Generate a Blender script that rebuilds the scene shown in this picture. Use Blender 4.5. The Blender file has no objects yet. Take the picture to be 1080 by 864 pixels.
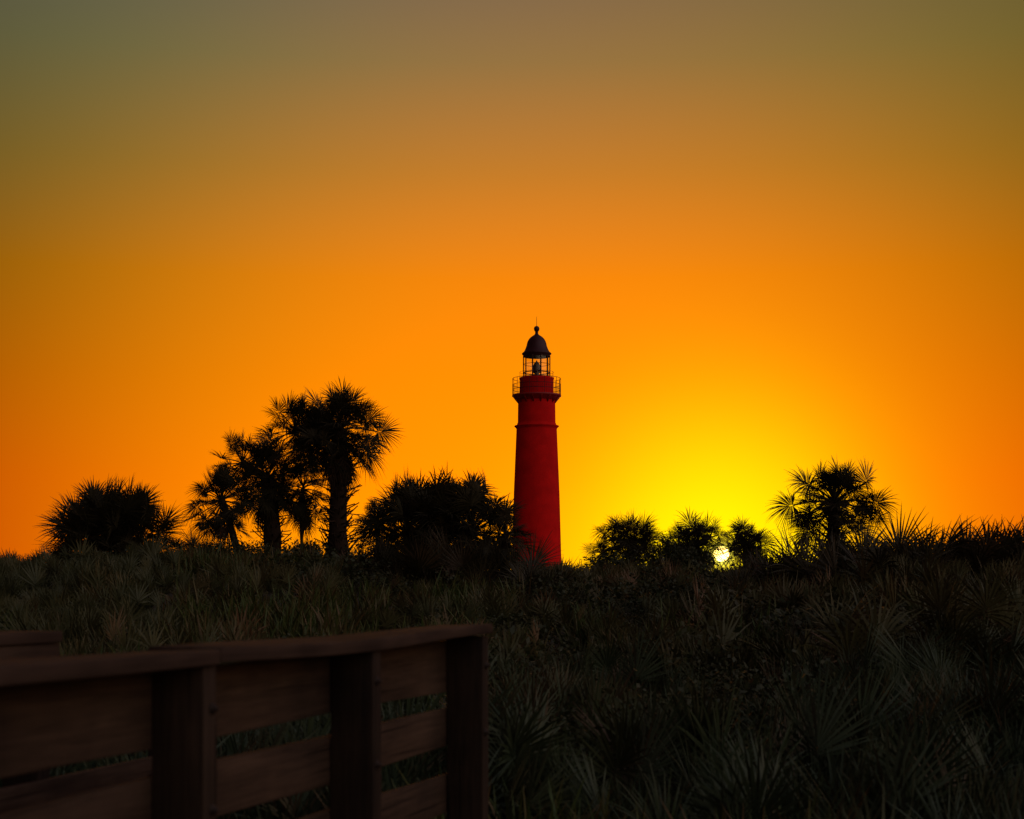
import bpy, math, random
import numpy as np
from mathutils import Vector, Matrix

R = math.radians
scene = bpy.context.scene
col = scene.collection

# ------------------------------------------------------------------ camera
EYE = 2.0
F = 1500.0                      # focal length in photo pixels (photo 1080 x 864)
HOR = 612.0                     # horizon row in the photo
cam_d = bpy.data.cameras.new('camera')
cam = bpy.data.objects.new('camera', cam_d)
col.objects.link(cam)
cam.location = (0, 0, EYE)
cam.rotation_euler = (R(90), 0, 0)
cam_d.sensor_width = 36.0
cam_d.lens = 36.0 * F / 1080.0
cam_d.shift_y = (HOR - 432.0) / 1080.0
cam_d.clip_start = 0.05
cam_d.clip_end = 20000
cam_d.dof.use_dof = True
cam_d.dof.focus_distance = 120.0
cam_d.dof.aperture_fstop = 3.6
scene.camera = cam

# ------------------------------------------------------------------ sky and sun
sun_dir = Vector(((761 - 540) / F, 1.0, (HOR - 584.5) / F)).normalized()
SUN_EL = math.asin(sun_dir.z)
SUN_AZ = math.atan2(sun_dir.x, sun_dir.y)
NISHITA = 0.15

world = bpy.data.worlds.new('World')
scene.world = world
world.use_nodes = True
nt = world.node_tree
nt.nodes.clear()
N = nt.nodes.new
Lk = nt.links.new


def math_node(op, a, b=None, c=None, clamp=False):
    n = N('ShaderNodeMath')
    n.operation = op
    n.use_clamp = clamp
    for i, v in enumerate((a, b, c)):
        if v is None:
            continue
        if isinstance(v, (int, float)):
            n.inputs[i].default_value = v
        else:
            Lk(v, n.inputs[i])
    return n.outputs[0]


tc = N('ShaderNodeTexCoord')
sep = N('ShaderNodeSeparateXYZ')
Lk(tc.outputs['Generated'], sep.inputs[0])
dx, dy, dz = sep.outputs
DEG = 180 / math.pi
az = math_node('MULTIPLY', math_node('ARCTAN2', dx, dy), DEG)
el = math_node('MULTIPLY', math_node('ARCSINE', dz), DEG)
dotn = N('ShaderNodeVectorMath')
dotn.operation = 'DOT_PRODUCT'
Lk(tc.outputs['Generated'], dotn.inputs[0])
dotn.inputs[1].default_value = sun_dir
theta = math_node('MULTIPLY', math_node('ARCCOSINE', math_node('MINIMUM', dotn.outputs['Value'], 0.9999999)), DEG)

knots = [0, 4, 8, 12, 16, 20, 24, 40, 90]
BR = [1.10, 1.1236, 0.95, 0.77, 0.412, 0.171, 0.068, .05, .03]
BG = [0.4314, 0.3306, 0.2854, 0.2454, 0.2062, 0.1737, 0.1274, .07, .035]
BB = [0.0003, 0.0003, 0.0008, 0.0036, 0.0236, 0.055, 0.0813, .06, .035]
ramp = N('ShaderNodeValToRGB')
ramp.color_ramp.interpolation = 'EASE' if False else 'LINEAR'
els = ramp.color_ramp.elements
while len(els) < len(knots):
    els.new(0.5)
for i, k in enumerate(knots):
    els[i].position = k / 90.0
for i, k in enumerate(knots):
    els[i].color = (BR[i], BG[i], BB[i], 1)
Lk(math_node('DIVIDE', el, 90.0, clamp=True), ramp.inputs[0])
rs = N('ShaderNodeSeparateColor')
Lk(ramp.outputs[0], rs.inputs[0])


elc = math_node('MINIMUM', math_node('MAXIMUM', el, 0.0), 24.0)


def channel(base, az0, s, g, w, k1, k2, ks=0.0):
    s = math_node('MULTIPLY_ADD', elc, s * ks, s)
    a = math_node('POWER', math_node('DIVIDE', math_node('ABSOLUTE', math_node('SUBTRACT', az, az0)), s), k1)
    fall = math_node('EXPONENT', math_node('MULTIPLY', a, -1.0))
    t = math_node('POWER', math_node('DIVIDE', theta, w), k2)
    glow = math_node('MULTIPLY', math_node('EXPONENT', math_node('MULTIPLY', t, -1.0)), g)
    return math_node('MULTIPLY_ADD', base, fall, glow)


cr = channel(rs.outputs[0], 1.8, 26.0, 0.326, 25.0, 2.361, 0.8, -0.019)
cg = channel(rs.outputs[1], 1.617, 18.843, 0.62, 5.499, 2.504, 2.04, 0.025)
cb = channel(rs.outputs[2], -5.644, 30.0, 0.001, 7.824, 2.0, 2.2)
# tight pale aureole round the sun
aure = math_node('EXPONENT', math_node('MULTIPLY', math_node('POWER', math_node('DIVIDE', theta, 0.42), 2.0), -1.0))
cg = math_node('MULTIPLY_ADD', aure, 0.35, cg)
cb = math_node('MULTIPLY_ADD', aure, 0.22, cb)
# the sun's own disc, a little over half a degree wide
disc = math_node('SUBTRACT', 1.0, math_node('SMOOTH_MIN', math_node('DIVIDE', theta, 0.30), 1.0, 0.1), clamp=True)
disc = math_node('GREATER_THAN', disc, 0.02)
cr = math_node('MULTIPLY_ADD', disc, 9.0, cr)
cg = math_node('MULTIPLY_ADD', disc, 5.5, cg)
cb = math_node('MULTIPLY_ADD', disc, 1.3, cb)
cc = N('ShaderNodeCombineColor')
for i, c in enumerate((cr, cg, cb)):
    Lk(c, cc.inputs[i])
west = N('ShaderNodeBackground')
Lk(cc.outputs[0], west.inputs[0])
west.inputs[1].default_value = 1.0

sky = N('ShaderNodeTexSky')
sky.sky_type = 'NISHITA'
sky.sun_disc = False
sky.sun_elevation = SUN_EL
sky.sun_rotation = SUN_AZ
sky.dust_density = 4.0
sky.ozone_density = 1.0
# the dome away from the sunset: the Sky Texture, dusky and slightly warm
tint = N('ShaderNodeMix')
tint.data_type = 'RGBA'
tint.blend_type = 'MULTIPLY'
tint.inputs[0].default_value = 1.0
Lk(sky.outputs[0], tint.inputs[6])
tint.inputs[7].default_value = (7.0, 4.7, 4.3, 1)
east = N('ShaderNodeBackground')
Lk(tint.outputs[2], east.inputs[0])
# clearer and brighter on the seaward right-hand side, dim straight behind
side = math_node('MAXIMUM', math_node('MULTIPLY_ADD', dx, 1.45, 0.40), 0.08)
back = math_node('MULTIPLY', math_node('DIVIDE', math_node('SUBTRACT', theta, 40.0), 45.0, clamp=True), NISHITA)
back = math_node('MULTIPLY', back, side)
Lk(back, east.inputs[1])
add = N('ShaderNodeAddShader')
Lk(west.outputs[0], add.inputs[0])
Lk(east.outputs[0], add.inputs[1])
out = N('ShaderNodeOutputWorld')
Lk(add.outputs[0], out.inputs[0])

sl = bpy.data.lights.new('sun', 'SUN')
sl.energy = 0.3
sl.angle = R(0.53)
sl.color = (1.0, 0.42, 0.12)
so = bpy.data.objects.new('sun', sl)
col.objects.link(so)
so.rotation_euler = (-sun_dir).to_track_quat('-Z', 'Y').to_euler()
so.location = (60, 400, 60)

scene.view_settings.view_transform = 'Standard'
scene.view_settings.look = 'None'
scene.view_settings.gamma = 1.0
scene.view_settings.exposure = 0.0
scene.view_settings.use_curve_mapping = False
scene.cycles.max_bounces = 6
scene.cycles.diffuse_bounces = 3
scene.cycles.transparent_max_bounces = 12


# ------------------------------------------------------------------ helpers
def at(px, py, Y):
    """photo pixel at distance Y -> world point"""
    return Vector(((px - 540) / F * Y, Y, EYE + (HOR - py) / F * Y))


def tag(o, label=None, cat=None, group=None, kind=None):
    if label:
        o['label'] = label
    if cat:
        o['category'] = cat
    if group:
        o['group'] = group
    if kind:
        o['kind'] = kind
    return o


def empty(name, loc, rz=0.0):
    o = bpy.data.objects.new(name, None)
    col.objects.link(o)
    o.location = loc
    o.rotation_euler = (0, 0, rz)
    o.empty_display_size = 0.2
    return o


class MB:
    """collects quads (numpy) into one mesh"""

    def __init__(self):
        self.v, self.q, self.t, self.n = [], [], [], 0

    def add(self, v, q, tint=0.5):
        v = np.asarray(v, float).reshape(-1, 3)
        q = np.asarray(q, int).reshape(-1, 4)
        self.v.append(v)
        self.q.append(q + self.n)
        self.t.append(np.broadcast_to(np.asarray(tint, float), (len(v),)))
        self.n += len(v)

    def arrays(self):
        return np.concatenate(self.v), np.concatenate(self.q), np.concatenate(self.t)

    def box(self, lo, hi, jit=0.0, rng=None, seg=1):
        """box along local axes, cut into seg pieces along its longest axis, corners jittered"""
        lo, hi = np.array(lo, float), np.array(hi, float)
        ax = int(np.argmax(hi - lo))
        o = [i for i in range(3) if i != ax]
        rings = []
        for k in range(seg + 1):
            for (a, b) in ((0, 0), (1, 0), (1, 1), (0, 1)):
                p = np.zeros(3)
                p[ax] = lo[ax] + (hi[ax] - lo[ax]) * k / seg
                p[o[0]] = (lo, hi)[a][o[0]]
                p[o[1]] = (lo, hi)[b][o[1]]
                if jit:
                    p += rng.normal(size=3) * jit
                rings.append(p)
        q = [[0, 1, 2, 3], [4 * seg + 3, 4 * seg + 2, 4 * seg + 1, 4 * seg]]
        for k in range(seg):
            for j in range(4):
                a, b = 4 * k + j, 4 * k + (j + 1) % 4
                q.append([a, a + 4, b + 4, b])
        self.add(rings, q)

    def lathe(self, prof, n=48, center=(0, 0, 0)):
        """profile of (radius, z)"""
        ang = np.arange(n) * 2 * math.pi / n
        v = []
        for r, z in prof:
            v.append(np.c_[center[0] + r * np.cos(ang), center[1] + r * np.sin(ang), np.full(n, center[2] + z)])
        q = []
        for k in range(len(prof) - 1):
            for j in range(n):
                a, b = k * n + j, k * n + (j + 1) % n
                q.append([a, b, b + n, a + n])
        self.add(np.concatenate(v), q)

    def tube(self, pts, rad, n=6, tint=0.5):
        pts = np.asarray(pts, float)
        rad = np.broadcast_to(np.asarray(rad, float), (len(pts),))
        v = []
        for i, p in enumerate(pts):
            d = pts[min(i + 1, len(pts) - 1)] - pts[max(i - 1, 0)]
            d /= np.linalg.norm(d) + 1e-9
            h = np.array([0, 0, 1.0]) if abs(d[2]) < .9 else np.array([1.0, 0, 0])
            a = np.cross(d, h)
            a /= np.linalg.norm(a)
            b = np.cross(d, a)
            ang = np.arange(n) * 2 * math.pi / n
            v.append(p + rad[i] * (np.cos(ang)[:, None] * a + np.sin(ang)[:, None] * b))
        q = []
        for k in range(len(pts) - 1):
            for j in range(n):
                a, b = k * n + j, k * n + (j + 1) % n
                q.append([a, b, b + n, a + n])
        self.add(np.concatenate(v), q, tint)

    def build(self, name, mat, parent=None, smooth=False, bevel=0.0):
        v, q, t = self.arrays()
        me = bpy.data.meshes.new(name)
        me.vertices.add(len(v))
        me.vertices.foreach_set('co', v.astype(np.float32).ravel())
        me.loops.add(len(q) * 4)
        me.loops.foreach_set('vertex_index', q.astype(np.int32).ravel())
        me.polygons.add(len(q))
        me.polygons.foreach_set('loop_start', np.arange(len(q), dtype=np.int32) * 4)
        me.update(calc_edges=True)
        at_ = me.attributes.new('tint', 'FLOAT', 'POINT')
        at_.data.foreach_set('value', t.astype(np.float32))
        if smooth:
            me.polygons.foreach_set('use_smooth', np.ones(len(q), bool))
        me.materials.append(mat)
        o = bpy.data.objects.new(name, me)
        col.objects.link(o)
        if parent:
            o.parent = parent
        if bevel:
            m = o.modifiers.new('bevel', 'BEVEL')
            m.width = bevel
            m.segments = 2
            m.limit_method = 'ANGLE'
        return o


# ------------------------------------------------------------------ materials
def new_mat(name):
    m = bpy.data.materials.new(name)
    m.use_nodes = True
    t = m.node_tree
    b = t.nodes['Principled BSDF']
    return m, t, b


def ramp_node(t, stops):
    r = t.nodes.new('ShaderNodeValToRGB')
    e = r.color_ramp.elements
    while len(e) < len(stops):
        e.new(0.5)
    for i, (p, c) in enumerate(stops):
        e[i].position = p
    for i, (p, c) in enumerate(stops):
        e[i].color = (*c, 1)
    return r


def foliage(name, stops, rough=0.55, spec=0.25):
    m, t, b = new_mat(name)
    a = t.nodes.new('ShaderNodeAttribute')
    a.attribute_name = 'tint'
    g = t.nodes.new('ShaderNodeNewGeometry')
    nz = t.nodes.new('ShaderNodeTexNoise')
    nz.inputs['Scale'].default_value = 3.0
    nz.inputs['Detail'].default_value = 3.0
    t.links.new(g.outputs['Position'], nz.inputs['Vector'])
    ma = t.nodes.new('ShaderNodeMath')
    ma.operation = 'MULTIPLY_ADD'
    ma.inputs[1].default_value = 0.35
    t.links.new(nz.outputs['Fac'], ma.inputs[0])
    sb = t.nodes.new('ShaderNodeMath')
    sb.operation = 'ADD'
    sb.inputs[1].default_value = -0.175
    t.links.new(a.outputs['Fac'], sb.inputs[0])
    t.links.new(sb.outputs[0], ma.inputs[2])
    r = ramp_node(t, stops)
    t.links.new(ma.outputs[0], r.inputs[0])
    t.links.new(r.outputs[0], b.inputs['Base Color'])
    b.inputs['Roughness'].default_value = rough
    b.inputs['Specular IOR Level'].default_value = spec
    return m


M = {}
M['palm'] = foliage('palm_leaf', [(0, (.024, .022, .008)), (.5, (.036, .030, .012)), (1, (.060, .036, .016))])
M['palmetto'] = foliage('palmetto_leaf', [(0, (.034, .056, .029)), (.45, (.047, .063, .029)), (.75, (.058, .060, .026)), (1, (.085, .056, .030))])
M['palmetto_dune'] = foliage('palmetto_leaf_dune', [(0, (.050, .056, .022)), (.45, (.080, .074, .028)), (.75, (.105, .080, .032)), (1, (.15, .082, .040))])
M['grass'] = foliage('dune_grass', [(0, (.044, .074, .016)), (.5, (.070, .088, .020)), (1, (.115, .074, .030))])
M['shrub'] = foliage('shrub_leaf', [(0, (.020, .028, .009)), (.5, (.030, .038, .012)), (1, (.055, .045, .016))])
M['bark'] = foliage('palm_bark', [(0, (.020, .013, .009)), (1, (.060, .036, .024))], .9, .1)
M['dry'] = foliage('dry_frond', [(0, (.035, .022, .012)), (1, (.075, .042, .024))], .8, .15)


def wood(name, axis, dark, light):
    m, t, b = new_mat(name)
    tcn = t.nodes.new('ShaderNodeTexCoord')
    mp = t.nodes.new('ShaderNodeMapping')
    sc = [26.0, 26.0, 26.0]
    sc[axis] = 1.3
    mp.inputs['Scale'].default_value = sc
    t.links.new(tcn.outputs['Object'], mp.inputs[0])
    n1 = t.nodes.new('ShaderNodeTexNoise')
    n1.inputs['Scale'].default_value = 1.6
    n1.inputs['Detail'].default_value = 7
    n1.inputs['Roughness'].default_value = .65
    n1.inputs['Distortion'].default_value = .6
    t.links.new(mp.outputs[0], n1.inputs['Vector'])
    n2 = t.nodes.new('ShaderNodeTexNoise')
    n2.inputs['Scale'].default_value = 2.3
    n2.inputs['Detail'].default_value = 4
    t.links.new(tcn.outputs['Object'], n2.inputs['Vector'])
    r = ramp_node(t, [(.25, dark), (.5, [(d + l) / 2 for d, l in zip(dark, light)]), (.75, light)])
    t.links.new(n1.outputs['Fac'], r.inputs[0])
    # long drying cracks and knots
    mp2 = t.nodes.new('ShaderNodeMapping')
    sc2 = [38.0, 38.0, 38.0]
    sc2[axis] = .9
    mp2.inputs['Scale'].default_value = sc2
    t.links.new(tcn.outputs['Object'], mp2.inputs[0])
    n3 = t.nodes.new('ShaderNodeTexNoise')
    n3.inputs['Scale'].default_value = 1.0
    n3.inputs['Detail'].default_value = 2
    n3.inputs['Distortion'].default_value = .3
    t.links.new(mp2.outputs[0], n3.inputs['Vector'])
    r3 = ramp_node(t, [(.30, (.25, .22, .2)), (.37, (1, 1, 1))])
    t.links.new(n3.outputs['Fac'], r3.inputs[0])
    r2 = ramp_node(t, [(.3, (.50, .46, .45)), (.7, (1.25, 1.15, 1.05))])
    t.links.new(n2.outputs['Fac'], r2.inputs[0])
    mx = t.nodes.new('ShaderNodeMix')
    mx.data_type = 'RGBA'
    mx.blend_type = 'MULTIPLY'
    mx.inputs[0].default_value = 1
    t.links.new(r.outputs[0], mx.inputs[6])
    t.links.new(r2.outputs[0], mx.inputs[7])
    mx3 = t.nodes.new('ShaderNodeMix')
    mx3.data_type = 'RGBA'
    mx3.blend_type = 'MULTIPLY'
    mx3.inputs[0].default_value = 1
    t.links.new(mx.outputs[2], mx3.inputs[6])
    t.links.new(r3.outputs[0], mx3.inputs[7])
    t.links.new(mx3.outputs[2], b.inputs['Base Color'])
    b.inputs['Roughness'].default_value = .85
    b.inputs['Specular IOR Level'].default_value = .2
    bp = t.nodes.new('ShaderNodeBump')
    bp.inputs['Strength'].default_value = .5
    bp.inputs['Distance'].default_value = .004
    t.links.new(n1.outputs['Fac'], bp.inputs['Height'])
    t.links.new(bp.outputs[0], b.inputs['Normal'])
    return m


M['board'] = wood('weathered_board', 1, (.030, .019, .013), (.10, .066, .047))
M['post'] = wood('weathered_post', 2, (.020, .0135, .010), (.060, .041, .030))
M['cap'] = wood('weathered_cap', 1, (.030, .019, .014), (.080, .053, .041))


def plain(name, c, rough=.6, metal=0.0, noise=0.0, scale=4.0, c2=None):
    m, t, b = new_mat(name)
    b.inputs['Roughness'].default_value = rough
    b.inputs['Metallic'].default_value = metal
    tcn = t.nodes.new('ShaderNodeTexCoord')
    n1 = t.nodes.new('ShaderNodeTexNoise')
    n1.inputs['Scale'].default_value = scale
    n1.inputs['Detail'].default_value = 6
    t.links.new(tcn.outputs['Object'], n1.inputs['Vector'])
    c2 = c2 or tuple(x * .7 for x in c)
    r = ramp_node(t, [(.3, c2), (.7, c)])
    t.links.new(n1.outputs['Fac'], r.inputs[0])
    t.links.new(r.outputs[0], b.inputs['Base Color'])
    return m


M['bolt'] = plain('rusty_bolt', (.05, .035, .03), .7, .6, scale=60)
M['iron'] = plain('black_iron', (.060, .008, .012), .5, .3, scale=2)
M['red_iron'] = plain('red_painted_iron', (.42, .012, .012), .6, .0, scale=2)
M['ground'] = plain('sandy_litter', (.10, .085, .06), .95, scale=1.5, c2=(.04, .034, .022))


def brick():
    m, t, b = new_mat('red_brick')
    tcn = t.nodes.new('ShaderNodeTexCoord')
    sp = t.nodes.new('ShaderNodeSeparateXYZ')
    t.links.new(tcn.outputs['Object'], sp.inputs[0])
    at2 = t.nodes.new('ShaderNodeMath')
    at2.operation = 'ARCTAN2'
    t.links.new(sp.outputs[0], at2.inputs[0])
    t.links.new(sp.outputs[1], at2.inputs[1])
    mu = t.nodes.new('ShaderNodeMath')
    mu.operation = 'MULTIPLY'
    mu.inputs[1].default_value = 4.0
    t.links.new(at2.outputs[0], mu.inputs[0])
    cb_ = t.nodes.new('ShaderNodeCombineXYZ')
    t.links.new(mu.outputs[0], cb_.inputs[0])
    t.links.new(sp.outputs[2], cb_.inputs[1])
    br = t.nodes.new('ShaderNodeTexBrick')
    br.inputs['Scale'].default_value = 2.0
    br.inputs['Color1'].default_value = (.86, .010, .009, 1)
    br.inputs['Color2'].default_value = (.78, .009, .008, 1)
    br.inputs['Mortar'].default_value = (.70, .012, .010, 1)
    br.inputs['Mortar Size'].default_value = .012
    t.links.new(cb_.outputs[0], br.inputs['Vector'])
    n1 = t.nodes.new('ShaderNodeTexNoise')
    n1.inputs['Scale'].default_value = .5
    n1.inputs['Detail'].default_value = 6
    t.links.new(tcn.outputs['Object'], n1.inputs['Vector'])
    r = ramp_node(t, [(.3, (.82, .8, .8)), (.7, (1.1, 1.1, 1.1))])
    t.links.new(n1.outputs['Fac'], r.inputs[0])
    mx = t.nodes.new('ShaderNodeMix')
    mx.data_type = 'RGBA'
    mx.blend_type = 'MULTIPLY'
    mx.inputs[0].default_value = 1
    t.links.new(br.outputs['Color'], mx.inputs[6])
    t.links.new(r.outputs[0], mx.inputs[7])
    t.links.new(mx.outputs[2], b.inputs['Base Color'])
    b.inputs['Roughness'].default_value = .9
    b.inputs['Specular IOR Level'].default_value = .1
    return m


M['brick'] = brick()


def glass():
    m, t, b = new_mat('lantern_glass')
    t.nodes.remove(b)
    tr = t.nodes.new('ShaderNodeBsdfTransparent')
    tr.inputs[0].default_value = (.93, .9, .86, 1)
    gl = t.nodes.new('ShaderNodeBsdfGlossy')
    gl.inputs['Roughness'].default_value = .05
    mx = t.nodes.new('ShaderNodeMixShader')
    mx.inputs[0].default_value = .06
    t.links.new(tr.outputs[0], mx.inputs[1])
    t.links.new(gl.outputs[0], mx.inputs[2])
    t.links.new(mx.outputs[0], t.nodes['Material Output'].inputs[0])
    return m


M['glass'] = glass()

# ------------------------------------------------------------------ terrain
rngT = np.random.default_rng(5)
_waves = [(rngT.uniform(.15, .9), rngT.uniform(0, 6.28), rngT.uniform(0, 6.28)) for _ in range(14)]


def sst(a, b, x):
    t = np.clip((x - a) / (b - a), 0, 1)
    return t * t * (3 - 2 * t)


def H(x, y):
    """ground height: low hollow near the walk, dune ridge at 25-45 m, plain beyond"""
    x = np.asarray(x, float)
    y = np.asarray(y, float)
    h = 0.22 + 1.38 * sst(11, 36, y)
    h = h + .62 * np.exp(-((x + 7.5) / 6.0) ** 2 - ((y - 36) / 9) ** 2)
    h = h + .90 * np.exp(-((x - 7.5) / 3.6) ** 2 - ((y - 21) / 5) ** 2)
    h = h + .10 * np.exp(-((x - 2.8) / 3) ** 2 - ((y - 46) / 8) ** 2)
    w = np.zeros_like(h)
    for f, a, p in _waves:
        w = w + np.sin(f * (x * math.cos(a) + y * math.sin(a)) + p) / (1 + 2 * f)
    h = h + .035 * w
    far = sst(52, 110, y)
    h = h * (1 - far) + far * (-3.0)
    side = sst(45, 120, np.abs(x))
    h = h * (1 - side) + side * np.minimum(h, .2)
    return h


u = np.linspace(-1, 1, 201)
xs = np.sinh(u * 6.2) / math.sinh(6.2) * 9000
v_ = np.linspace(0, 1, 221)
ys = -60 + 0 * v_
ys = np.concatenate([np.linspace(-400, -20, 12), np.arange(-18, 70, .6), 70 * np.exp(np.linspace(.01, 5.2, 60))])
gx, gy = np.meshgrid(xs, ys)
gz = H(gx, gy)
nx, ny = len(xs), len(ys)
idx = np.arange(nx * ny).reshape(ny, nx)
q = np.stack([idx[:-1, :-1], idx[:-1, 1:], idx[1:, 1:], idx[1:, :-1]], -1).reshape(-1, 4)
mb = MB()
mb.add(np.stack([gx, gy, gz], -1), q)
g = mb.build('ground', M['ground'], smooth=True)
tag(g, kind='structure')

# ------------------------------------------------------------------ lighthouse
LY = 260.0
mpp = LY / F
lc = at(566.0, HOR, LY)


def lz(py):
    return (HOR - py) * mpp + EYE + 3.0        # local height above the lighthouse foot (foot at z = -3)


lh = empty('lighthouse', (lc.x, LY, -3.0))
tag(lh, 'tall tapered red brick lighthouse with a dark domed lantern, behind the dunes', 'lighthouse')


def rp(px):
    return px * mpp


tower = MB()
tower.lathe([(rp(31.6), 0), (rp(31.6), 1.2), (rp(31.0), 1.3), (rp(26.4), lz(603)), (rp(24.1), lz(520)), (rp(21.3), lz(453))], 64)
tower.build('tower_shaft', M['brick'], lh, smooth=True)
belt = MB()
belt.lathe([(rp(21.3), lz(453)), (rp(21.6), lz(452)), (rp(22.4), lz(451)), (rp(23.5), lz(450.2)), (rp(23.5), lz(449.4)), (rp(21.8), lz(448.8)),
            (rp(20.6), lz(448)), (rp(20.3), lz(446.5)), (rp(20.0), lz(446.2))], 64)
belt.build('belt_cornice', M['brick'], lh)
wr = MB()
wr.lathe([(rp(19.9), lz(446.6)), (rp(19.6), lz(424)), (rp(19.4), lz(420))], 64)
wr.build('service_room_wall', M['brick'], lh, smooth=True)
gal = MB()
gal.lathe([(rp(19.4), lz(423.0)), (rp(20.6), lz(422.2)), (rp(23.5), lz(419.6)), (rp(25.6), lz(418.6)), (rp(25.9), lz(418.4)), (rp(25.9), lz(416.8)), (rp(17.6), lz(416.7))], 64)
gal.build('gallery_deck', M['red_iron'], lh)
for k in range(16):
    brk = MB()
    a = (k + .5) * 2 * math.pi / 16
    c, s = math.cos(a), math.sin(a)
    prof = [(rp(19.4), lz(426)), (rp(19.4), lz(419.6)), (rp(25.0), lz(418.7)), (rp(24.6), lz(419.6))]
    vv = []
    for sgn in (-.12, .12):
        for r_, z in prof:
            vv.append((r_ * c - sgn * s, r_ * s + sgn * c, z))
    brk.add(vv, [[0, 1, 2, 3], [7, 6, 5, 4], [0, 4, 5, 1], [1, 5, 6, 2], [2, 6, 7, 3], [3, 7, 4, 0]])
    brk.build('gallery_bracket', M['red_iron'], lh)
drum = MB()
drum.lathe([(rp(17.9), lz(418)), (rp(17.8), lz(401)), (rp(18.4), lz(400)), (rp(18.4), lz(398.8)), (rp(14.2), lz(398.7)), (rp(14.2), lz(397.6)), (rp(1), lz(397.5))], 64)
drum.build('watch_room_drum', M['brick'], lh, smooth=False)


def ring_rail(name, r, z0, z1, n, rails, pr, rr):
    m_ = MB()
    for k in range(n):
        a = k * 2 * math.pi / n
        m_.tube([(r * math.cos(a), r * math.sin(a), z0), (r * math.cos(a), r * math.sin(a), z1)], pr, 5)
    for f in rails:
        z = z0 + (z1 - z0) * f
        pts = [(r * math.cos(a), r * math.sin(a), z) for a in np.linspace(0, 2 * math.pi, 49)]
        m_.tube(pts, rr, 5)
    return m_.build(name, M['iron'], lh)


ring_rail('gallery_railing', rp(25.4), lz(416.8), lz(399.6), 20, (1.0, .62, .33), .045, .05)
mesh_ = MB()
for k in range(80):
    a = k * 2 * math.pi / 80
    r = rp(25.4)
    mesh_.tube([(r * math.cos(a), r * math.sin(a), lz(416.8)), (r * math.cos(a), r * math.sin(a), lz(406.5))], .022, 4)
mesh_.build('gallery_baluster_ring', M['iron'], lh)
ring_rail('lantern_railing', rp(17.9), lz(398.8), lz(392.8), 16, (1.0,), .02, .028)
gls = MB()
gls.lathe([(rp(13.7), lz(397.6)), (rp(13.7), lz(376.2))], 10)
lg = gls.build('lantern_glass', M['glass'], lh)
bars = MB()
for k in range(10):
    a = k * 2 * math.pi / 10
    r = rp(14.0)
    bars.tube([(r * math.cos(a), r * math.sin(a), lz(398)), (r * math.cos(a), r * math.sin(a), lz(375.5))], .11, 6)
for f in (393.2, 384.5):
    pts = [(rp(14.0) * math.cos(k * .2 * math.pi), rp(14.0) * math.sin(k * .2 * math.pi), lz(f)) for k in range(11)]
    bars.tube(pts, .05 if f != 393.2 else .1, 5)
bars.build('glazing_bars', M['iron'], lh)
lens = MB()
lens.lathe([(.05, lz(397.5)), (.95, lz(397.4)), (.95, lz(396)), (.4, lz(395.5)), (.4, lz(394)), (.62, lz(393.5)), (.72, lz(390)), (.66, lz(386)), (.45, lz(383)), (.16, lz(381.6)), (.04, lz(380))], 24)
lens.build('lens', M['iron'], lh, smooth=True)
dome = MB()
prof = [(14.0, 376.6), (14.2, 375.2), (15.6, 373.6), (15.6, 372.9), (13.6, 371.3), (12.5, 369.4), (11.5, 367), (10.7, 364.7), (10.2, 362.2), (9.4, 360), (8.0, 357.6),
        (6.3, 355.8), (4.6, 354.6), (2.4, 353.2), (1.7, 352), (1.6, 350), (1.9, 349.6), (2.6, 348.6), (2.95, 347.2), (2.9, 346), (2.3, 344.9), (1.3, 344.1), (.3, 343.8)]
k = next(i for i, p in enumerate(prof) if p[1] == 352)
dome.lathe([(rp(r), lz(y)) for r, y in prof[:k + 1]], 48)
dm = dome.build('dome_roof', M['iron'], lh, smooth=True)
ball = MB()
ball.lathe([(rp(r), lz(y)) for r, y in prof[k:]], 24)
ball.build('ventilator_ball', M['iron'], dm, smooth=True)
rod = MB()
rod.tube([(0, 0, lz(344.2)), (0, 0, lz(334))], [.05, .03], 5)
rod.build('lightning_rod', M['iron'], dm)


# ------------------------------------------------------------------ leaves
def unit(v):
    v = np.asarray(v, float)
    return v / (np.linalg.norm(v) + 1e-12)


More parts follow.
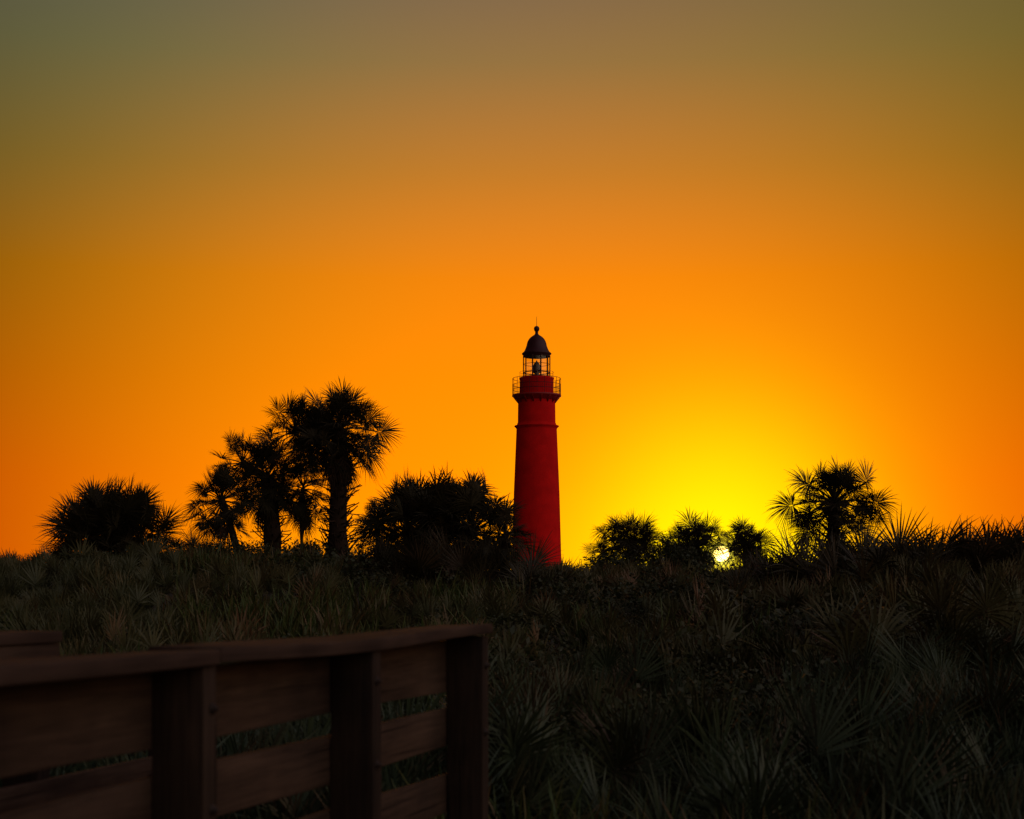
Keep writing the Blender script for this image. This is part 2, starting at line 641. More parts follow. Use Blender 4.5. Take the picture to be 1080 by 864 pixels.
def fan_leaf(mb, rng, origin, azd, eld, pet, R_, nseg, span=4.4, droop=.18, cup=.25, roll=0.0, sag=.12, pw=.02, tint=.5, wide=1.0):
    """one palm fan: bent petiole, then stiff pleated segments radiating from its end"""
    a = np.array([math.cos(eld) * math.cos(azd), math.cos(eld) * math.sin(azd), math.sin(eld)])
    up = np.array([0, 0, 1.0])
    b = np.cross(a, up)
    if np.linalg.norm(b) < .15:
        b = np.array([math.sin(azd), -math.cos(azd), 0])
    b = unit(b)
    n = np.cross(b, a)
    b, n = b * math.cos(roll) + n * math.sin(roll), n * math.cos(roll) - b * math.sin(roll)
    s = np.linspace(0, 1, 4)[:, None]
    o = np.asarray(origin, float)
    pts = o + a * pet * s + up * (-sag * pet) * s ** 2
    if pet > .02:
        mb.tube(pts, np.linspace(pw, pw * .6, 4), 3, tint)
    hub = pts[-1]
    a = unit(a + up * (-1.6 * sag))
    n = unit(n - a * np.dot(n, a))
    b = np.cross(a, n)
    phi = np.linspace(-span / 2, span / 2, nseg) + rng.normal(size=nseg) * .02
    dph = span / nseg
    Ls = R_ * (.70 + .30 * np.cos(phi / span * 2.6)) * rng.uniform(.80, 1.08, nseg)
    c = cup + rng.normal(size=nseg) * .07
    d = (np.cos(phi)[:, None] * a + np.sin(phi)[:, None] * b) * np.cos(c)[:, None] + n * np.sin(c)[:, None]
    side = -np.sin(phi)[:, None] * a + np.cos(phi)[:, None] * b
    fold = n * .35 * np.where(np.arange(nseg) % 2, 1, -1)[:, None]
    side = side + fold
    base = hub + a * (.14 * R_ * np.maximum(0, np.cos(phi)))[:, None]
    V = []
    dr = droop * rng.uniform(.5, 1.6, nseg)
    for t, w in ((.02, .25), (.40, 1.0), (.72, .55), (1.0, .06)):
        p = base + d * (Ls * t)[:, None] + up * (-(dr * Ls * t ** 2.4))[:, None]
        hw = (.46 * R_ * dph * .56 * w * wide)
        V.append(p - side * hw)
        V.append(p + side * hw)
    V = np.stack(V, 1)            # nseg, 8, 3
    i0 = np.arange(nseg)[:, None] * 8
    q = np.stack([i0 + np.array([0, 1, 3, 2]), i0 + np.array([2, 3, 5, 4]), i0 + np.array([4, 5, 7, 6])], 1).reshape(-1, 4)
    mb.add(V.reshape(-1, 3), q, tint)
    return hub


def palm_trunk(rng, p0, p1, r0, r1, boots=True):
    mb = MB()
    n = 10
    pts, rad = [], []
    bend = rng.normal(size=2) * .05
    for i in range(n):
        s = i / (n - 1)
        p = p0 + (p1 - p0) * s
        p = p + np.array([bend[0], bend[1], 0]) * math.sin(math.pi * s)
        pts.append(p)
        rad.append((r0 + (r1 - r0) * s) * (1 + .07 * rng.normal()))
    mb.tube(pts, rad, 12, .3)
    if boots:
        Ln = np.linalg.norm(p1 - p0)
        m = int(Ln / .016)
        for k in range(m):
            s = (k + .5) / m * .98
            i = min(int(s * (n - 1)), n - 2)
            f = s * (n - 1) - i
            p = pts[i] * (1 - f) + pts[i + 1] * f
            r = rad[i] * (1 - f) + rad[i + 1] * f
            a = k * 2.39996 + rng.normal() * .15
            o = np.array([math.cos(a), math.sin(a), 0])
            t = np.array([-math.sin(a), math.cos(a), 0])
            Lb = rng.uniform(.12, .36) * (.7 + r / .3)
            e = rng.uniform(-.1, 1.15)
            d = o * math.cos(e) + np.array([0, 0, 1]) * math.sin(e)
            q0 = p + o * r * .8
            w = rng.uniform(.012, .04)
            vv = []
            for ss, ww in ((0, 1.5), (.5, .8), (1, .35)):
                c_ = q0 + d * Lb * ss
                vv += [c_ - t * w * ww, c_ + t * w * ww]
            off = np.cross(d, t) * .025
            vv = np.array(vv)
            vv = np.concatenate([vv, vv + off])
            mb.add(vv, [[0, 1, 3, 2], [2, 3, 5, 4], [7, 6, 8, 9], [9, 8, 10, 11], [0, 2, 8, 6], [2, 4, 10, 8], [1, 7, 9, 3], [3, 9, 11, 5]], rng.uniform(.1, .9))
    return mb


def crown_mesh(rng, c, Rt, n, el_hi=86, el_lo=-42, nseg=48, squash=1.0, droop=.2, wide=.80, az_bias=None, petf=.60, blf=.46, power=.85, tint=(.2, .7)):
    mb = MB()
    for k in range(n):
        f = (k + .5) / n
        e = R(el_hi + (el_lo - el_hi) * f ** power + rng.normal() * 7)
        a = k * 2.39996 + rng.normal() * .25
        sc = rng.uniform(.72, 1.08)
        fan_leaf(mb, rng, c + np.array([0, 0, -.12 * Rt * f]), a, e, Rt * petf * sc, Rt * blf * sc, nseg,
                 span=rng.uniform(4.4, 5.4), droop=droop * rng.uniform(.6, 2.0), cup=rng.uniform(.0, .55), roll=rng.normal() * .6,
                 sag=.10 + .12 * (1 - abs(math.sin(e))), pw=.022, tint=rng.uniform(*tint), wide=wide)
    return mb


def cabbage_palm(name, label, cat, Y, base, crown, Rpx, n, seed, r0=.2, r1=.17, boots=True, dead=0, group=None, extra=(), sub=(), **kw):
    """base/crown are photo pixels at distance Y; Rpx crown reach in photo pixels"""
    rng = np.random.default_rng(seed)
    b = at(base[0], base[1], Y)
    zb = float(H(b.x, b.y))
    root = empty(name, (b.x, b.y, zb))
    tag(root, label, cat, group)
    o = np.array([b.x, b.y, zb])
    cp = np.array(at(crown[0], crown[1], Y)) - o
    Rt = Rpx * Y / F
    palm_trunk(rng, np.array([0, 0, -.15]), cp, r0, r1, boots).build('trunk', M['bark'], root)
    cm = crown_mesh(rng, cp, Rt, n, **kw)
    for (px, py, rp_, nn) in sub:                       # offsets of the stem: extra heads of the same palm
        c2 = np.array(at(px, py, Y)) - o + np.array([0, rng.normal() * .15, 0])
        cm.tube([cp, (cp + c2) / 2 + np.array([0, 0, -.05]), c2], [r1 * .6, r1 * .5, r1 * .4], 6, .3)
        m2 = crown_mesh(rng, c2, rp_ * Y / F, nn, **kw)
        cm.add(*m2.arrays())
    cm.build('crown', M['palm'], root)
    if dead:
        dmb = MB()
        for k in range(dead):
            a = k * 2.39996 + rng.normal() * .3
            fan_leaf(dmb, rng, cp + np.array([0, 0, -.15 * Rt - .25 * Rt * rng.random()]), a, R(rng.uniform(-78, -48)), Rt * .3, Rt * .42, 22,
                     span=3.2, droop=.5, cup=-.5, roll=rng.normal() * .5, sag=.3, tint=rng.uniform(.2, .9), wide=.7)
        dmb.build('dead_frond_skirt', M['dry'], root)
    for (px, py, rpx, ang, roll) in extra:              # single fans that stand out of the crown
        hub = np.array(at(px, py, Y)) - o + np.array([0, rng.normal() * .1, 0])
        R2 = rpx * Y / F
        fm = MB()
        d = hub - cp
        fm.tube([cp, cp + d * .5 + np.array([0, 0, .05]), hub], .018, 4, .4)
        # fan faces the viewer: its plane holds the direction ang in the photo's plane
        azd = 0.0 if math.cos(R(ang)) >= 0 else math.pi
        eld = math.asin(math.sin(R(ang)))
        fan_leaf(fm, rng, hub, azd, eld, .01, R2, 46, span=rng.uniform(3.5, 4.5), droop=rng.uniform(.12, .3), cup=rng.uniform(.1, .4), roll=R(90) * roll, sag=0.02, tint=.4, wide=.8)
        fm.build('frond', M['palm'], root)
    return root


G_ = 'cabbage palms along the dune ridge'
cabbage_palm('cabbage_palm', 'low round palm with no trunk showing, alone at the far left of the ridge', 'palm tree', 36, (114, 592), (100, 577), 74, 62, 11,
             r0=.25, r1=.25, group=G_, el_lo=-6, droop=.10, nseg=48, power=1.0, sub=[(149, 570, 62, 32), (120, 564, 70, 27)])
cabbage_palm('cabbage_palm', 'tallest palm, with thick shaggy trunk and wide lopsided crown', 'palm tree', 38, (355, 585), (358, 452), 55, 62, 12,
             r0=.29, r1=.21, dead=18, group=G_, el_lo=-35, sub=[(311, 452, 47, 35), (334, 462, 52, 29)],
             extra=[(398, 455, 27, 5, .75), (386, 445, 27, 28, .5), (383, 468, 22, -30, .6)])
cabbage_palm('cabbage_palm', 'second tallest palm with slim trunk and tilted crown, touching the tallest one', 'palm tree', 38.6, (287, 582), (282, 503), 48, 45, 13,
             r0=.24, r1=.2, dead=14, group=G_, el_lo=-48, sub=[(256, 487, 38, 26), (300, 515, 34, 20)])
cabbage_palm('cabbage_palm', 'short palm leaning left, its shaggy head hanging beside the second tallest palm', 'palm tree', 37.4, (258, 582), (234, 526), 42, 44, 14,
             r0=.10, r1=.08, dead=6, group=G_, el_lo=-62, boots=False)
cabbage_palm('cabbage_palm', 'small young palm filling the gap between the two tall shaggy trunks', 'palm tree', 39.2, (322, 584), (320, 514), 42, 35, 15,
             r0=.05, r1=.045, boots=False, dead=9, group=G_, el_lo=-75)
cabbage_palm('cabbage_palm', 'broad bushy palm clump just left of the lighthouse', 'palm tree', 33, (466, 602), (452, 562), 74, 74, 16,
             r0=.3, r1=.28, group=G_, el_lo=-38, nseg=48, power=1.0, sub=[(499, 558, 68, 52), (428, 558, 62, 42), (474, 556, 68, 30)])
cabbage_palm('cabbage_palm', 'small palm head with gaps in it, between the tallest palm and the broad clump', 'palm tree', 34, (398, 600), (396, 551), 29, 28, 17,
             r0=.07, r1=.06, boots=False, group=G_, el_lo=-50)
cabbage_palm('cabbage_palm', 'small palm head overlapping the left edge of the lighthouse', 'palm tree', 32, (532, 604), (533, 563), 33, 27, 18,
             r0=.08, r1=.07, boots=False, group=G_, el_lo=-50)
cabbage_palm('cabbage_palm', 'round palm first to the right of the lighthouse', 'palm tree', 45, (664, 605), (667, 570), 39, 30, 19,
             r0=.16, r1=.14, group=G_, el_lo=-45, el_hi=74, sub=[(634, 582, 24, 11), (645, 567, 30, 12), (680, 568, 28, 10)], power=1.0, petf=.44, blf=.62, wide=.62)
cabbage_palm('cabbage_palm', 'dense palm just left of the sun with upright fronds', 'palm tree', 44, (738, 606), (732, 573), 41, 30, 20,
             r0=.2, r1=.18, group=G_, el_lo=-30, el_hi=74, power=1.0, sub=[(715, 576, 30, 12), (722, 590, 28, 12), (749, 566, 29, 12)], petf=.44, blf=.62, wide=.62)
cabbage_palm('cabbage_palm', 'narrow palm just right of the sun', 'palm tree', 43, (788, 606), (788, 574), 34, 26, 21,
             r0=.14, r1=.13, group=G_, el_lo=-40, el_hi=76, power=1.0, sub=[(778, 563, 22, 8), (795, 578, 25, 9), (771, 580, 19, 7)], petf=.44, blf=.62, wide=.62)
cabbage_palm('cabbage_palm', 'open palm with separate round fans, standing alone on the right mound', 'palm tree', 29, (884, 598), (880, 529), 52, 52, 22,
             r0=.14, r1=.12, dead=4, group=G_, el_lo=-45,
             extra=[(836, 533, 29, 188, .8), (853, 513, 31, 148, .6), (912, 510, 30, 66, .6), (920, 531, 28, 5, .7), (908, 538, 22, -30, .6), (866, 508, 26, 112, .5), (856, 540, 22, 215, .6), (846, 546, 19, 205, .7), (922, 545, 19, -20, .6), (890, 508, 25, 82, .5)])


# ------------------------------------------------------------------ ground-cover templates
def palmetto_template(seed, n, nseg, dry=.12):
    rng = np.random.default_rng(seed)
    mb = MB()
    for k in range(n):
        f = (k + .5) / n
        e = R(84 - 58 * f ** .9 + rng.normal() * 8)
        a = k * 2.39996 + rng.normal() * .4
        o = np.array([rng.normal() * .10, rng.normal() * .10, -.05])
        t = rng.uniform(.05, .6) if rng.random() > dry else rng.uniform(.8, 1.0)
        fan_leaf(mb, rng, o, a, e, rng.uniform(.30, .58), rng.uniform(.36, .56), nseg, span=rng.uniform(2.6, 4.2), droop=rng.uniform(.02, .16),
                 cup=rng.uniform(.2, .8), roll=rng.normal() * .4, sag=rng.uniform(.02, .15), pw=.007, tint=t, wide=.62)
    return mb.arrays()


def grass_template(seed, n, wid=.011, hi=(.45, .9)):
    rng = np.random.default_rng(seed)
    a = rng.uniform(0, 6.283, n)
    e = np.radians(rng.uniform(48, 88, n))
    Ls = rng.uniform(hi[0], hi[1], n)
    o = np.c_[rng.normal(size=(n, 2)) * .13, np.full(n, -.05)]
    h = np.c_[np.cos(a), np.sin(a), np.zeros(n)]
    side = np.c_[-np.sin(a + rng.normal(size=n) * .7), np.cos(a), np.zeros(n)]
    bend = rng.uniform(.05, .5, n)
    V = []
    for t, w in ((0, .8), (.4, 1.0), (.75, .7), (1.0, .08)):
        p = o + h * (Ls * np.cos(e) * t + bend * Ls * .5 * t ** 2)[:, None] + np.array([0, 0, 1]) * (Ls * np.sin(e) * t - bend * Ls * .4 * t ** 2.5)[:, None]
        V += [p - side * wid * w, p + side * wid * w]
    V = np.stack(V, 1)
    i0 = np.arange(n)[:, None] * 8
    q = np.stack([i0 + np.array([0, 1, 3, 2]), i0 + np.array([2, 3, 5, 4]), i0 + np.array([4, 5, 7, 6])], 1).reshape(-1, 4)
    t = np.repeat(rng.uniform(.1, 1, n), 8)
    return V.reshape(-1, 3), q, t


def shrub_template(seed, n, rx=.55, rz=.5, leaf=.045):
    rng = np.random.default_rng(seed)
    mb = MB()
    tips = []
    for k in range(26):
        a = rng.uniform(0, 6.28)
        rr = math.sqrt(rng.random()) * rx
        z = rz * (.55 + .6 * rng.random()) * (1.15 - .6 * (rr / rx) ** 2)
        tip = np.array([math.cos(a) * rr, math.sin(a) * rr, z])
        mb.tube([(0, 0, -.05), tip * np.array([.5, .5, .55]), tip], [.012, .008, .004], 3, .9)
        tips.append(tip)
    tips = np.array(tips)
    c = tips[rng.integers(0, len(tips), n)] + rng.normal(size=(n, 3)) * np.array([.10, .10, .09])
    c[:, 2] = np.maximum(c[:, 2], .03)
    d = rng.normal(size=(n, 3))
    d[:, 2] = np.abs(d[:, 2]) * .6
    d /= np.linalg.norm(d, axis=1)[:, None]
    s = np.cross(d, rng.normal(size=(n, 3)))
    s /= np.linalg.norm(s, axis=1)[:, None]
    L_ = leaf * rng.uniform(.7, 1.5, n)[:, None]
    V = np.stack([c, c + d * L_ * .5 + s * L_ * .28, c + d * L_, c + d * L_ * .5 - s * L_ * .28], 1)
    q = np.arange(n * 4).reshape(n, 4)
    mb.add(V.reshape(-1, 3), q, np.repeat(rng.uniform(0, .8, n), 4))
    return mb.arrays()


PT = [palmetto_template(100 + i, 14 + i % 4, 30) for i in range(7)]
PTF = [palmetto_template(120 + i, 12, 18) for i in range(5)]
BT = [grass_template(180 + i, 70, .011, (.5, 1.0)) for i in range(5)]
GT = [grass_template(140 + i, 90) for i in range(5)]
GTF = [grass_template(150 + i, 55, .016) for i in range(4)]
ST = [shrub_template(160 + i, 520) for i in range(4)]
STF = [shrub_template(170 + i, 260, leaf=.07) for i in range(4)]

# fence frame: direction along the rail and its inner normal
TH = math.atan(515 / F)
fu = np.array([math.sin(TH), math.cos(TH)])
fn = np.array([math.cos(TH), -math.sin(TH)])
P0 = np.array([-.8915, 4.30])
FL = 1.205


def blocked(x, y):
    """strip taken by the boardwalk and the clear verge in front of its near rail"""
    r = np.array([x, y]) - P0
    t, n = r @ fu, r @ fn
    if y < 5.0:
        return True
    if t < 2.75 and -1.95 < n < 1.6:
        return True
    return False


def place(mb, rng, tpl, x, y, s, tilt=.15, dt=0.0, zoff=0.0):
    v, q, t = tpl
    a = rng.uniform(0, 6.283)
    ca, sa = math.cos(a), math.sin(a)
    lx, ly = rng.normal() * tilt, rng.normal() * tilt
    w = v * s * np.array([1, 1, rng.uniform(.85, 1.2)])
    X = w[:, 0] * ca - w[:, 1] * sa + lx * w[:, 2]
    Y = w[:, 0] * sa + w[:, 1] * ca + ly * w[:, 2]
    z = float(H(x, y))
    mb.add(np.c_[X + x, Y + y, w[:, 2] + z + zoff], q, np.clip(t + dt, 0, 1))


rngS = np.random.default_rng(77)


def vnoise(x, y, k):
    return math.sin(x * .55 * k + 1.3 * math.sin(y * .31 * k)) * math.cos(y * .43 * k + .8 * math.sin(x * .27 * k))


MEADOW = 0.0
pal_near, pal_far, grs, shb = MB(), MB(), MB(), MB()
count = [0, 0, 0]
y = 5.2
while y < 56:
    step = .52 + y * .014
    hw = .42 * y + 2.0
    x = -hw
    while x < hw:
        xx = x + rngS.uniform(-.5, .5) * step
        yy = y + rngS.uniform(-.5, .5) * step
        x += step
        if blocked(xx, yy):
            continue
        px = 540 + xx / yy * F
        nz = vnoise(xx, yy, 1.0) + rngS.normal() * .25
        near = yy < 17
        kind = 'palmetto'
        if yy < 9.2:
            kind = 'palmetto' if nz > -.8 else 'grass'
        elif px < 185 and yy > 18:
            kind = 'palmetto' if nz > -.35 else ('shrub' if nz > -.55 else 'grass')
        elif px < 560 and yy > 13:
            kind = 'grass' if nz > -.15 else ('palmetto' if nz > -.6 else 'shrub')
        elif 500 < px < 830 and 9.5 < yy < 30:
            kind = 'shrub' if nz > -.25 else ('palmetto' if nz > -.7 else 'grass')
        else:
            kind = 'palmetto' if nz > -.65 else ('shrub' if rngS.random() < .6 else 'grass')
        if kind == 'palmetto':
            tpl = (PT if near else PTF)[rngS.integers(0, 7 if near else 5)]
            place(pal_near if near else pal_far, rngS, tpl, xx, yy, rngS.uniform(.75, 1.15) * (1.05 if near else .95), dt=rngS.normal() * .12 - (.3 if px < 185 else 0))
            if yy < 20:
                for _ in range(2):
                    place(pal_near if near else pal_far, rngS, BT[rngS.integers(0, 5)], xx + rngS.normal() * .3, yy + rngS.normal() * .3, rngS.uniform(.7, 1.0), tilt=.25, dt=-.2 + rngS.normal() * .12)
            count[0] += 1
        elif kind == 'grass':
            for _ in range(2):
                tpl = (GT if near else GTF)[rngS.integers(0, 5 if near else 4)]
                place(grs, rngS, tpl, xx + rngS.normal() * .25, yy + rngS.normal() * .25, rngS.uniform(.7, 1.1), dt=rngS.normal() * .2)
            count[1] += 1
        else:
            tpl = (ST if near else STF)[rngS.integers(0, 4)]
            place(shb, rngS, tpl, xx, yy, rngS.uniform(.8, 1.35), dt=rngS.normal() * .15)
            count[2] += 1
    y += step
print('scatter', count)
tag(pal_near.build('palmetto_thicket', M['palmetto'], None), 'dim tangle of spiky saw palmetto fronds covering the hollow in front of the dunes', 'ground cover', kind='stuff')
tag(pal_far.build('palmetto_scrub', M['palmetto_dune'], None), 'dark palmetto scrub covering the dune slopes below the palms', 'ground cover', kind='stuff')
tag(grs.build('dune_grass', M['grass'], None), 'olive dune grass growing in tufts on the left slope behind the wooden rail', 'grass', kind='stuff')
tag(shb.build('low_brush', M['shrub'], None), 'low leafy brush in the dip between the two dunes', 'ground cover', kind='stuff')


# ------------------------------------------------------------------ single palmettos that can be pointed at
def palmetto(label, px, py_top, Y, s, seed, n=15, nseg=34, mat=None, el=(86, 30), lean=(0, 0), pet=(.3, .6), bl=(.34, .5), cup=(.15, .6), droop=(.02, .14)):
    rng = np.random.default_rng(seed)
    x = (px - 540) / F * Y
    z = float(H(x, Y))
    top = EYE + (HOR - py_top) / F * Y
    mb = MB()
    for k in range(n):
        f = (k + .5) / n
        e = R(el[0] + (el[1] - el[0]) * f + rng.normal() * 7)
        a = k * 2.39996 + rng.normal() * .4
        o = np.array([rng.normal() * .10, rng.normal() * .10, -.05])
        t = rng.uniform(.05, .6) if rng.random() > .15 else rng.uniform(.75, 1)
        fan_leaf(mb, rng, o, a, e, rng.uniform(*pet), rng.uniform(*bl), nseg, span=rng.uniform(3.6, 4.5), droop=rng.uniform(*droop),
                 cup=rng.uniform(*cup), roll=rng.normal() * .4, sag=rng.uniform(.02, .15), pw=.008, tint=t, wide=.6)
    v, q, t = mb.arrays()
    hi = np.percentile(v[:, 2], 99)
    k = (top - z) / hi if s is None else s
    v = v * k
    v[:, 0] += lean[0] * v[:, 2]
    out_ = MB()
    out_.add(v, q, t)
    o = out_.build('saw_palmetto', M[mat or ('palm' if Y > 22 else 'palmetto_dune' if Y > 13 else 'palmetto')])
    o.location = (x, Y, z)
    tag(o, label, 'palmetto', 'saw palmettos standing out from the scrub')
    return o


palmetto('small dark palmetto fan in front of the foot of the lighthouse', 568, 584, 30, None, 201, n=16, el=(80, 15))
palmetto('spiky palmetto fanning out left of the lone palm on the right mound', 848, 556, 26, None, 202, n=12, el=(80, 20))
palmetto('spiky palmetto fanning out right of the lone palm on the right mound', 925, 549, 26, None, 203, n=12, el=(80, 20))
palmetto('tallest windswept palmetto on the skyline at the right end of the mound', 1030, 549, 23.5, None, 204, n=16, lean=(.25, 0), droop=(.15, .4))
palmetto('windswept palmetto on the skyline between the lone palm and the right end of the mound', 985, 556, 24, None, 205, n=14, lean=(-.15, 0), droop=(.1, .3))
for px_, pt_, Y_, sd_, lb_ in ((955, 560, 23.5, 221, 'low windswept palmetto next right of the palmetto beside the lone palm'),
                               (1008, 552, 24.5, 222, 'windswept palmetto just left of the tallest palmetto on the skyline'),
                               (1052, 553, 24.0, 223, 'windswept palmetto just right of the tallest palmetto on the skyline'),
                               (1076, 570, 23.0, 224, 'low palmetto on the skyline cut by the right edge of the picture'),
                               (820, 575, 27.0, 225, 'low palmetto at the left foot of the right mound, left of the lone palm'),
                               (888, 553, 27.5, 226, 'palmetto wrapped round the foot of the lone palm trunk')):
    palmetto(lb_, px_, pt_, Y_, None, sd_, n=15, lean=(.2, 0), droop=(.12, .35))
palmetto('tiny palmetto sprig on the skyline at the far left edge', 66, 571, 37, None, 206, n=6, el=(86, 60))
palmetto('low palmetto tuft on the skyline cut by the left edge of the picture', 12, 582, 36, None, 207, n=9)
palmetto('dark palmetto bush filling the gap between the far left palm and the leaning palm', 208, 562, 37, None, 208, n=18)
palmetto('small palmetto between the two tall palm trunks at ground level', 322, 566, 37, None, 209, n=10, el=(86, 50))
palmetto('large palmetto with drooping reddish fans on the front of the right mound', 1000, 608, 17.5, None, 210, n=20, el=(80, -5), droop=(.15, .35))
palmetto('drooping palmetto on the mound front below the lone palm', 925, 612, 17.5, None, 211, n=20, el=(80, -5), droop=(.15, .35))
palmetto('palmetto with stiff fans at the foot of the right mound, cut by the right edge', 1060, 690, 11.5, None, 212, n=16)
palmetto('upright palmetto close beside the end post of the rail', 552, 706, 9.2, None, 213, n=11, el=(88, 48), cup=(.5, 1.0))
palmetto('wide palmetto with radiating stiff blades behind the middle of the rail cap', 232, 654, 17, None, 214, n=16, el=(75, 15))


# ------------------------------------------------------------------ single bushes on the saddle between the palms
def bush(label, px, py_top, Y, wpx, seed):
    x = (px - 540) / F * Y
    z = float(H(x, Y))
    top = EYE + (HOR - py_top) / F * Y
    v, q, t = shrub_template(seed, 3200, rx=.6, rz=.5, leaf=.05)
    v = v * np.array([wpx * Y / F / 1.3, wpx * Y / F / 1.3, (top - z) / np.percentile(v[:, 2], 99.5)])
    b_ = MB()
    b_.add(v, q, t)
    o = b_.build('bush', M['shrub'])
    o.location = (x, Y, z)
    tag(o, label, 'bush', 'bushes along the ridge between the palms')


bush('dark rounded bush under the first palm right of the lighthouse', 655, 582, 43, 96, 301)
bush('dark bush in the dip between the two palms right of the lighthouse', 702, 566, 43, 56, 302)
bush('small bush at the foot of the palm just left of the sun', 728, 574, 42, 54, 303)
bush('dark bush right of the narrow palm beside the sun', 803, 580, 40, 50, 304)
bush('small low bush right at the foot of the lighthouse', 618, 600, 44, 34, 305)
bush('dark bush at the foot of the second tallest palm', 276, 572, 36, 50, 306)
bush('dark bush at the foot of the leaning palm', 240, 566, 36, 54, 307)
bush('dark bush at the foot of the far left round palm', 110, 580, 34.5, 110, 308)
palmetto('dark palmetto at the left foot of the broad palm clump', 412, 566, 31.8, None, 309, n=22, el=(80, -10), nseg=40)
palmetto('dark palmetto at the right foot of the broad palm clump', 508, 566, 31.4, None, 310, n=22, el=(80, -10), nseg=40)
palmetto('wide dark palmetto at the middle of the broad palm clump', 460, 560, 31.6, None, 311, n=26, el=(80, -10), nseg=40)

# ------------------------------------------------------------------ far woodland beyond the ridge
rngW = np.random.default_rng(31)
fw = MB()
for k in range(46):
    X = rngW.uniform(-70, 80)
    Y = rngW.uniform(170, 240)
    if abs(X - 4.6) < 9:
        continue
    h = rngW.uniform(3.5, 5.6)
    tip = np.array([X, Y, -3.0])
    fw.tube([tip, tip + np.array([0, 0, h * .6])], [.22, .12], 5, .9)
    n = 420
    c = rngW.normal(size=(n, 3))
    c /= np.linalg.norm(c, axis=1)[:, None]
    c = c * (rngW.random(n) ** .4)[:, None] * np.array([2.6, 2.6, h * .36]) + tip + np.array([0, 0, h * .66])
    d = rngW.normal(size=(n, 3))
    d /= np.linalg.norm(d, axis=1)[:, None]
    s = np.cross(d, rngW.normal(size=(n, 3)))
    s /= np.linalg.norm(s, axis=1)[:, None]
    L_ = rngW.uniform(.25, .55, n)[:, None]
    fw.add(np.stack([c, c + d * L_ * .5 + s * L_ * .3, c + d * L_, c + d * L_ * .5 - s * L_ * .3], 1).reshape(-1, 3), np.arange(n * 4).reshape(n, 4),
           np.repeat(rngW.uniform(0, .6, n), 4))
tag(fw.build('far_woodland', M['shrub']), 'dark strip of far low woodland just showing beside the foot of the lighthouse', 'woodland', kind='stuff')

# ------------------------------------------------------------------ boardwalk railings
rngF = np.random.default_rng(9)
rz = -TH
CAPB, CAPT = 1.745, 1.792


def bolt_mesh(z, yc, x0):
    mb = MB()
    # bolt head on the inner narrow face: washer, hex nut, rounded shank end
    for r, a, b_ in ((.018, 0, .003), (.011, .003, .012), (.006, .012, .018)):
        n = 6 if r == .011 else 12
        ang = np.arange(n) * 2 * math.pi / n
        v = np.concatenate([np.c_[np.full(n, x0 + a), yc + r * np.cos(ang), z + r * np.sin(ang)], np.c_[np.full(n, x0 + b_), yc + r * np.cos(ang), z + r * np.sin(ang)],
                            [[x0 + b_, yc, z]]])
        q = [[j, (j + 1) % n, n + (j + 1) % n, n + j] for j in range(n)]
        q += [[n + j, n + (j + 1) % n, n + (j + 2) % n, 2 * n] for j in range(0, n, 2)]
        mb.add(v, q)
    return mb


def bowed_plank(lo, hi, seg, bow, rng, warp=.002):
    """plank along local y, bowed up/down along its length"""
    mb = MB()
    v, q = [], [[0, 1, 2, 3], [4 * seg + 3, 4 * seg + 2, 4 * seg + 1, 4 * seg]]
    ph = rng.uniform(0, 6)
    for k in range(seg + 1):
        s = k / seg
        yy = lo[1] + (hi[1] - lo[1]) * s
        dz = bow * math.sin(math.pi * s) + warp * math.sin(7 * s + ph)
        tw = warp * math.sin(5 * s + 2 * ph)
        for a, b_ in ((lo[0], lo[2]), (hi[0], lo[2]), (hi[0], hi[2]), (lo[0], hi[2])):
            v.append((a, yy, b_ + dz + (tw if a == hi[0] else -tw)))
    for k in range(seg):
        for j in range(4):
            a, b_ = 4 * k + j, 4 * k + (j + 1) % 4
            q.append([a, a + 4, b_ + 4, b_])
    mb.add(v, q)
    return mb


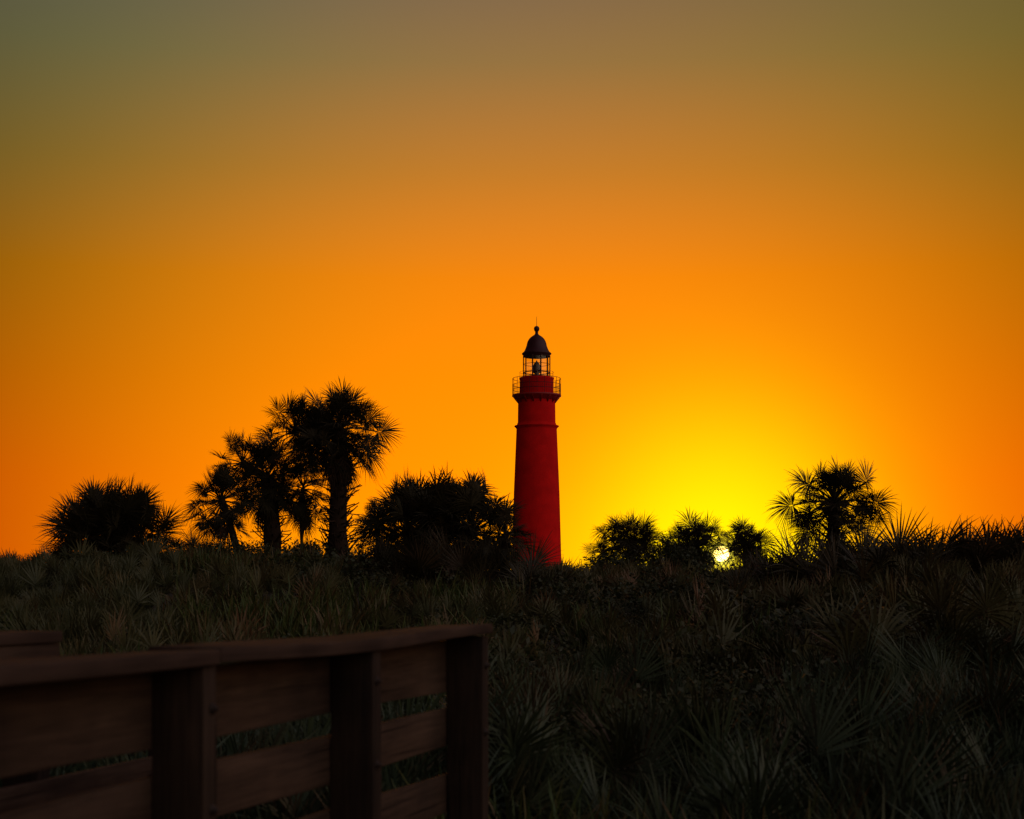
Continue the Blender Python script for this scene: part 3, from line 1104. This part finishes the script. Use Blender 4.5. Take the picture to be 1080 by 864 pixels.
fence = empty('boardwalk_railing', (P0[0], P0[1], 0), rz)
tag(fence, 'nearer weathered wooden rail with flat cap boards on bolted posts, lower left', 'railing')
PW, PD = .179, .076            # post depth across the rail, thickness along it
for s in range(-2, 3):
    y1 = s * FL
    p = MB()
    gz_ = -.25
    p.box((-PW, y1 - PD, gz_), (0, y1, CAPB - .003), .0015, rngF, 6)
    po = p.build('post', M['post'], fence, bevel=.004)
    for zb in (1.612, 1.305):
        bolt_mesh(zb + rngF.normal() * .006, y1 - PD / 2 + rngF.normal() * .006, .0015).build('bolt', M['bolt'], po, bevel=0)
caps = [(-2.06 * FL, .004 - .02, .003), (-.012, 2 * FL + .004, -.006)]
for i, (a, b_, bow) in enumerate(caps):
    bowed_plank((-.235, a, CAPB + .001), (.022, b_, CAPT), 16, bow, rngF, .0045).build('cap_board', M['cap'], fence, bevel=.006)
for zc, hh in ((1.608, .118), (1.307, .089), (1.005, .089), (.70, .089)):
    for (a, b_) in ((-2.1 * FL, -PD / 2 - .003), (-PD / 2 + .003, 2 * FL)):
        dz = rngF.normal() * .004
        bowed_plank((-PW - .042, a, zc - hh + dz), (-PW - .002, b_, zc + hh + dz), 12, rngF.normal() * .006, rngF, .004).build('rail_board', M['board'], fence, bevel=.004)

# second rail, on the far side of the walk
o2 = P0 - fn * 1.42
far_rail = empty('boardwalk_railing', (o2[0], o2[1], 0), rz)
tag(far_rail, 'farther wooden rail, its blunt end showing above the nearer rail at left edge', 'railing')
END = 1.145
for y1 in (END, END - FL, END - 2 * FL, END - 3 * FL):
    p = MB()
    p.box((-.042 - PW, y1 - PD, -.25), (-.042, y1, CAPB - .004), .0015, rngF, 6)
    p.build('post', M['post'], far_rail, bevel=.004)
bowed_plank((-.24, END - 3.1 * FL, CAPB), (.012, END + .012, CAPT), 10, .002, rngF, .002).build('cap_board', M['cap'], far_rail, bevel=.006)
for zc, hh, e in ((1.61, .134, END + .008), (1.10, .089, 2.2), (.78, .089, 2.2)):
    bowed_plank((-.04, END - 3.1 * FL, zc - hh), (0, e, zc + hh), 10, rngF.normal() * .003, rngF, .002).build('rail_board', M['board'], far_rail, bevel=.004)
pl = MB()
pl.box((-.042 - PW, 2.2 - PD, -.25), (-.042, 2.2, 1.25), .0015, rngF, 4)
pl.build('post', M['post'], far_rail, bevel=.004)
